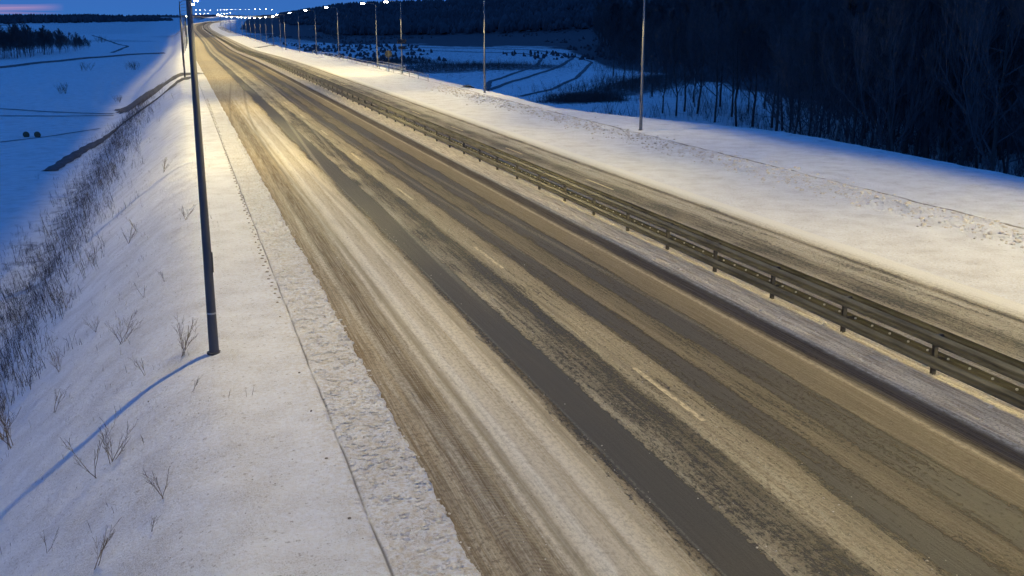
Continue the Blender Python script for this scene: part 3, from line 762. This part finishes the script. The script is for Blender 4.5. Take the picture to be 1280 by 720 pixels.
for q, (qx, qy) in enumerate(((1043, 118), (1096, 112), (1228, 96), (868, 190))):
    ax_, ay_, az_ = at_y(qx, qy)
    plant_tree(ax_, ay_, (3, 0, 4, 2)[q], q * 1.7, .9, ('greyish pale thin trunk above the snow bank, %s' % ('left of the middle', 'between two dark trunks', 'near the right frame edge', 'in the snowy clearing')[q]), M_BIRCH)['group'] = 'pale trunks'
b_ = plant_tree(bx, by, 1, 1.0, 1.0, 'pale birch trunk standing out against the dark woods on the right', M_BIRCH)
# give each front tree its own wording, by its order along the wood edge as seen
fr = [o for o in bpy.data.objects if o.get('group', '').startswith('bare trees') and 'dark bare tree' in o['label']]
def column(o):
    x, y = o.location.x, o.location.y; return (x * cos(yw) - y * sin(yw)) / (x * sin(yw) + y * cos(yw))
clear = sorted([o for o in fr if 'clearing' in o['label'] and 'between' not in o['label']], key=column)
mid = sorted([o for o in fr if 'between' in o['label']], key=column); rgt = sorted([o for o in fr if 'right of' in o['label']], key=column)
for L_, txt in ((clear, 'dark bare tree in front of the snowy clearing, %s from its left end'), (mid, 'dark bare tree between clearing and pale birch, %s from the left'), (rgt, 'dark bare tree right of the pale birch, %s from it')):
    for k, o in enumerate(L_): o['label'] = txt % nth(k)

def merged_woods(name, spots, label, kinds=(0, 1, 2, 3, 4, 5), keep=.55, twr=2.0, cat='woods'):
    Vs = []; Fs = []; off = 0
    for (x, y, z, sc, rz) in spots:
        k = rt.choice(kinds); tm, V, F = variants[k]
        TV = np.array(tm.V); TF = []
        for f in tm.F:
            for j in range(1, len(f) - 1): TF.append((f[0], f[j], f[j + 1]))
        TF = np.array(TF)
        F2 = F[rng.random(len(F)) < keep]
        A = np.concatenate([TV, V]); FF = np.concatenate([TF, F2 + len(TV)])
        used, inv = np.unique(FF, return_inverse=True); A = A[used]; FF = inv.reshape(-1, 3)
        c, s_ = cos(rz), sin(rz); A = A * sc; A = np.stack([A[:, 0] * c - A[:, 1] * s_ + x, A[:, 0] * s_ + A[:, 1] * c + y, A[:, 2] + z], -1)
        Vs.append(A); Fs.append(FF + off); off += len(A)
    V = np.concatenate(Vs); F = np.concatenate(Fs)
    me = bpy.data.meshes.new(name); me.vertices.add(len(V)); me.vertices.foreach_set('co', V.astype(np.float32).ravel())
    me.loops.add(len(F) * 3); me.loops.foreach_set('vertex_index', F.astype(np.int32).ravel()); me.polygons.add(len(F))
    me.polygons.foreach_set('loop_start', np.arange(0, len(F) * 3, 3, dtype=np.int32)); me.materials.append(M_TWIG); me.update(calc_edges=True); me.validate()
    o = bpy.data.objects.new(name, me); col.objects.link(o); tag(o, label, cat, kind='stuff'); return o
spots = []
tries = 0
while len(spots) < 720 and tries < 60000:
    tries += 1
    px = rt.uniform(745, 1400); Y = rt.uniform(70, 620) ** 1.0
    Ymin = np.interp(px, [745, 800, 960, 1020, 1060, 1150, 1280, 1400], [470, 400, 300, 210, 125, 105, 88, 70])
    if Y < Ymin or Y > Ymin * 1.9 + 40: continue
    x, y, z = at_y(px, Y)
    spots.append((x, y, z - .3, rt.uniform(.85, 1.3) , rt.uniform(0, 6.28)))
merged_woods('deep_woods', spots, 'dark leafless wood filling the upper right behind the front trees', (0, 1, 3, 4), .6)
# wood on the left snow field, seen as one mass
spots = []
for i in range(230):
    px = rt.uniform(-90, 113); base = np.interp(px, [-90, 0, 60, 113], [77, 75, 70, 62]); p = pix(px, base - rt.uniform(0, 7))
    if p[1] > 900: continue
    hgt = np.interp(px, [-90, 0, 40, 70, 100, 113], [.85, .85, .85, .72, .5, .25])
    spots.append((p[0], p[1], p[2] - .3, hgt * rt.uniform(.7, 1.0), rt.uniform(0, 6.28)))
merged_woods('far_woods', spots, 'dark wood standing as one mass on the far left snow field', (0, 2, 4, 5), .7)

def spikes(name, pts, hmin, hmax, mat, label, n_each=5, spread=.25, w=.01, cat='grass', lean=.35):
    V = []; F = []
    for (x, y, z) in pts:
        for j in range(n_each):
            a = rt.uniform(0, 6.28); r = rt.uniform(0, spread); hh = rt.uniform(hmin, hmax); bx = x + r * cos(a); by = y + r * sin(a)
            lx = rt.uniform(-lean, lean) * hh; ly = rt.uniform(-lean, lean) * hh; o = rt.uniform(0, 3.14); k = len(V)
            V += [(bx - w * cos(o), by - w * sin(o), z - .05), (bx + w * cos(o), by + w * sin(o), z - .05), (bx + lx * .5 + w * .6, by + ly * .5, z + hh * .55), (bx + lx, by + ly, z + hh)]
            F += [(k, k + 1, k + 2), (k, k + 2, k + 3)]
            if rt.random() < .6:
                k = len(V); f = rt.uniform(.3, .7); sx = bx + lx * f; sy = by + ly * f; sz = z + hh * f; q = rt.uniform(0, 6.28); l = hh * .35
                V += [(sx, sy, sz - w), (sx, sy, sz + w), (sx + l * cos(q), sy + l * sin(q), sz + l * .8)]; F.append((k, k + 1, k + 2))
    o = mesh_np(name, V, F, [mat]); tag(o, label, cat, kind='stuff'); return o
# dense brush band near the foot of the left slope
pts = []
for i in range(2600):
    y = 42 + 143 * rt.random() ** 1.5; c = np.interp(y, [42, 60, 75, 100, 140, 185], [-10.4, -10.0, -9.6, -9.0, -8.2, -7.2]); x = c + rt.gauss(.6, 2.1)
    pts.append((x, y, h1(x, y)))
spikes('dry_brush', pts, .25, .95, M_STALKD, 'dense dark dry brush along the foot of the left embankment', 4, .4, .011, 'brush')
pts = []
for i in range(900):
    y = rt.uniform(16, 90); x = rt.uniform(-10, 1.6); 
    if rt.random() < .35 + .5 * (x > -2): continue
    pts.append((x, y, h1(x, y)))
spikes('dry_grass', pts, .05, .28, M_STALK, 'thin dry grass stems poking through snow on the left slope', 2, .15, .005)
pts = []
for pl, rad, a in BRUSH[:4]:
    for i in range(int(1500 * a)):
        k = rt.randrange(len(pl) - 1); f = rt.random(); x = pl[k][0] * (1 - f) + pl[k + 1][0] * f + rt.gauss(0, rad * .45); y = pl[k][1] * (1 - f) + pl[k + 1][1] * f + rt.gauss(0, rad * .45)
        if x < 56: continue
        pts.append((x, y, h1(x, y)))
spikes('scrub', pts, .6, 2.2, M_STALKD, 'dark scrub on the low blue snow beyond the right verge', 3, .5, .03, 'scrub')
pts = []
for i in range(2600):
    px = rt.uniform(330, 1260); Y = rt.uniform(110, 600); x, y, z = at_y(px, Y)
    if x < 58 or hnoise(x * 2, y * 2) < -.1: continue
    pts.append((x, y, z))
spikes('weeds', pts, .3, 1.4, M_STALKD, 'scattered weeds and saplings standing in the snow of the low ground', 3, .6, .02)

pts = []
for i in range(5200):
    px = rt.uniform(985, 1330); Y = rt.uniform(66, 260); x, y, z = at_y(px, Y)
    if x < 60 + 4 * sin(y * .1): continue
    pts.append((x, y, z))
for i in range(2600):
    px = rt.uniform(740, 1000); Y = rt.uniform(130, 420); x, y, z = at_y(px, Y)
    if x < 60 or hnoise(x * 2.2 + 40, y * 2.2) < -.05: continue
    pts.append((x, y, z))
spikes('undergrowth', pts, .8, 3.6, M_STALKD, 'tangled saplings and undergrowth on the floor of the right hand woods', 4, 1.0, .022, 'undergrowth')
def conical(name, spots, label):
    V = []; F = []
    for (x, y, z, h_, w_) in spots:
        k = len(V); a = rt.uniform(0, 2)
        for q in range(4): V.append((x + w_ * cos(a + q * 1.57), y + w_ * sin(a + q * 1.57), z + h_ * rt.uniform(.05, .3)))
        for q in range(4): V.append((x + w_ * .8 * cos(a + .7 + q * 1.57), y + w_ * .8 * sin(a + .7 + q * 1.57), z + h_ * rt.uniform(.5, .8)))
        V.append((x + rt.uniform(-.3, .3), y, z + h_))
        for q in range(4): F += [(k + q, k + (q + 1) % 4, k + 4 + q), (k + (q + 1) % 4, k + 4 + (q + 1) % 4, k + 4 + q), (k + 4 + q, k + 4 + (q + 1) % 4, k + 8)]
    o = mesh_np(name, V, F, [M_HAZED]); tag(o, label, 'woods', kind='stuff')
spots = []
for i in range(16000):
    px = rt.uniform(-60, 800); lo_ = np.interp(px, [-60, 230, 330, 420, 800], [1700, 1800, 1700, 1000, 700]); Y = rt.uniform(lo_, 2700 if px < 420 else 2000)
    x, y, z = at_y(px, Y)
    if 226 < px < 356 and Y < 2150: continue
    if abs(x - float(xc(y)) - 18) < 60 or hnoise(x * .35 + 9, y * .12) < -.35 - (Y - lo_) / 1500: continue
    spots.append((x, y, z - .5, rt.uniform(5, 12) * float(np.interp(px, [120, 228, 352, 440], [1, .4, .4, 1])), rt.uniform(1.5, 4)))
for i in range(2300):
    px = rt.uniform(335, 820); Y = rt.uniform(420, 1000); x, y, z = at_y(px, Y)
    if x - float(xc(y)) < 60 or hnoise(x * .9 + 9, y * .4) < .05: continue
    spots.append((x, y, z - .3, rt.uniform(.8, 2.4), rt.uniform(.4, 1.1)))
conical('ridge_woods', spots, 'dark woods covering the distant ridges on the skyline')

# countable dry shrubs on the near slope
def shrub_mesh(seed, h=.8):
    rr = random.Random(seed); seg = []
    def br(p, az, el, L, r, lvl):
        q = p
        for i in range(3):
            el2 = el + rr.uniform(-.15, .15); az2 = az + rr.uniform(-.25, .25); l = L / 3
            q2 = (q[0] + l * cos(el2) * cos(az2), q[1] + l * cos(el2) * sin(az2), q[2] + l * sin(el2)); seg.append((q, q2, r, r * .75)); r *= .75; q = q2
            if lvl < 2:
                for s in (-1, 1):
                    if rr.random() < .75: br(q, az2 + s * rr.uniform(.4, .9), el2 - rr.uniform(-.2, .3), L * .45, r * .7, lvl + 1)
    for k in range(rr.randint(2, 5)): br((rr.uniform(-.06, .06), rr.uniform(-.06, .06), -.03), rr.uniform(0, 6.28), rr.uniform(.8, 1.4), h * rr.uniform(.7, 1.05), .011, 0)
    return tri_tubes(seg, [], .0035)
sh = []
for k in range(7):
    V, F = shrub_mesh(40 + k); me = bpy.data.meshes.new('dry_shrub'); me.from_pydata(V.tolist(), [], F.tolist()); me.materials.append(M_STALK); sh.append(me)
SHR = [(228, 445, 1.0, 'tallest bare shrub directly left of the nearest lamp pole base'), (152, 430, 1.0, 'bare shrub halfway down the left slope, level with the pole base'), (180, 470, .8, 'bare shrub just above the long pole shadow'),
       (120, 598, 1.2, 'wide spreading bare shrub below the middle of the long pole shadow'), (140, 578, 1.0, 'upright bare shrub touching the underside of the long pole shadow'), (205, 622, .7, 'small curved bare shrub in the lower left snow'),
       (118, 712, 1.0, 'bare shrub at the bottom edge of the lower left snow'), (14, 560, 1.5, 'dense dark bare shrub at the left frame edge above the shadow end'), (6, 548, 1.4, 'dark bare shrub cut by the left frame edge'),
       (70, 515, 1.1, 'bare shrub between the left frame edge and the long pole shadow'), (10, 430, 1.3, 'dark bare shrub at the left edge on the blue snow'), (28, 418, 1.1, 'dark bare shrub second from the left edge on the blue snow'),
       (160, 305, 1.0, 'bare shrub just right of the thin shadow line, upper slope'), (172, 290, .9, 'slim bare shrub by the thin shadow line'), (205, 215, .9, 'bare shrub near the top of the thin shadow line'),
       (232, 275, .7, 'small bare shrub beside the upper part of the nearest pole'), (205, 352, .6, 'small bare shrub left of the hatch height of the nearest pole'), (180, 372, .6, 'low bare shrub midway down the slope'),
       (115, 330, .9, 'bare shrub below the thin shadow line on the middle slope'), (84, 385, 1.0, 'bare shrub on the lower middle slope'), (240, 490, .5, 'tiny shrub under the bend of the pole shadow'), (74, 465, .8, 'bare shrub on the lower slope left of the pole shadow'),
       (120, 415, .6, 'small bare shrub next to the mid slope shrub'), (190, 665, .5, 'low shrub near the bottom left corner region'), (60, 690, .6, 'faint shrub in the bottom left corner')]
for i, (px, py, s_, lab) in enumerate(SHR):
    p = pix(px, py); o = bpy.data.objects.new('dry_shrub', sh[i % 7]); col.objects.link(o); o.location = p; o.scale = (s_,) * 3; o.rotation_euler = (0, 0, i * 1.3); tag(o, lab, 'shrub', 'bare shrubs on the left snow slope')
for i, (px, py, s_, lab) in enumerate([(107, 88, 2.6, 'lone dark bush in the middle of the upper left snow field'), (164, 87, 2.8, 'left one of two dark bushes close together on the left snow field'), (172, 87, 2.6, 'right one of two dark bushes close together on the left snow field'), (80, 117, 2.4, 'low dark bush in the centre of the left snow field'), (126, 53, 4.5, 'large dark bush beside the far left wood'), (150, 128, 1.5, 'small bush at the end of the farm track by the drain')]):
    p = pix(px, py); V = []; o = empty('bush', p); o.scale = (s_,) * 3; tag(o, lab, 'bush', 'bushes on the left snow field')
    for j in range(5):
        c = bpy.data.objects.new('branches', sh[(i + j) % 7]); col.objects.link(c); c.parent = o; c.location = (rt.uniform(-.6, .6), rt.uniform(-.3, .3), 0); c.rotation_euler = (0, 0, j)

# ------------------------------------------------------------------ snow rubble, footprints, grit
def lumps(name, spots, mat, label):
    V = []; F = []
    bm = bmesh.new(); bmesh.ops.create_icosphere(bm, subdivisions=1, radius=1); bv = np.array([v.co[:] for v in bm.verts]); bf = [[v.index for v in f.verts] for f in bm.faces]; bm.free()
    for (x, y, z, r) in spots:
        k = len(V); q = bv * (1 + .35 * (rng.random((len(bv), 1)) - .5)) * r * np.array([rt.uniform(.7, 1.3), rt.uniform(.7, 1.3), rt.uniform(.5, .8)])
        a = rt.uniform(0, 6.28); q = np.stack([q[:, 0] * cos(a) - q[:, 1] * sin(a) + x, q[:, 0] * sin(a) + q[:, 1] * cos(a) + y, q[:, 2] + z + r * .15], -1)
        V += q.tolist(); F += [[k + i for i in f] for f in bf]
    o = mesh_np(name, V, F, [mat]); tag(o, label, 'snow', kind='stuff'); return o
sp = []
for i in range(1500):
    y = 13 + 75 * rt.random() ** 1.4; x = 4.14 + rt.gauss(-.06, .09); sp.append((x, y, h1(x, y), abs(rt.gauss(.012, .014)) + .008))
for i in range(2600):
    y = 13 + 60 * rt.random() ** 1.4; x = rt.uniform(2.9, 4.1); sp.append((x, y, h1(x, y), abs(rt.gauss(.008, .010)) + .005))
for i in range(2600):
    y = 30 + 110 * rt.random(); x = 33.2 + rt.gauss(0, 1.1); sp.append((x, y, h1(x, y), abs(rt.gauss(.03, .04)) + .02))
for i in range(2200):
    y = 10 + 90 * rt.random() ** 1.3; x = rt.choice((17.25, 17.7, 18.2, 18.7)) + rt.gauss(0, .16); sp.append((x, y, .03, abs(rt.gauss(.012, .016)) + .008))
for i in range(900):
    y = 12 + 70 * rt.random() ** 1.3; x = rt.choice((5.5, 7.9, 9.3, 10.9, 11.5)) + rt.gauss(0, .22); sp.append((x, y, .006, abs(rt.gauss(.005, .007)) + .004))
for i in range(10):
    y = 16 + i * 3.4 + rt.uniform(-1, 1); x = 4.2 + rt.uniform(-.03, .05); sp.append((x, y, h1(x, y) - .01, rt.uniform(.04, .07)))
lumps('snow_rubble', sp, M_CLOD, 'loose snow clods thrown up along the verges of the motorway')
sp = []
for i in range(170):
    y = 34 + i * .55; x = np.interp(y, [34, 50, 70, 128], [2.55, 2.62, 2.72, 3.0]) + .09 * (i % 2) + rt.uniform(-.03, .03); sp.append((x, y, h1(x, y) - .01, .05 + .012 * rt.random()))
for px, py in ((350, 396), (374, 466), (389, 514), (408, 573), (437, 648), (549, 460), (640, 503), (590, 690), (186, 502)): 
    p = pix(px, py); sp.append((p[0], p[1], p[2], .035))
for i in range(450):
    y = 13 + 60 * rt.random(); x = rt.uniform(-4, 4.1) if rt.random() < .6 else rt.uniform(5, 16); z = h1(x, y) if x < 4.1 else .01; sp.append((x, y, z, rt.uniform(.006, .018)))
lumps('footprints', sp, M_DCLOD, 'line of dark footprints and bits of dirt in the left verge snow')
print('objects', len(bpy.data.objects))
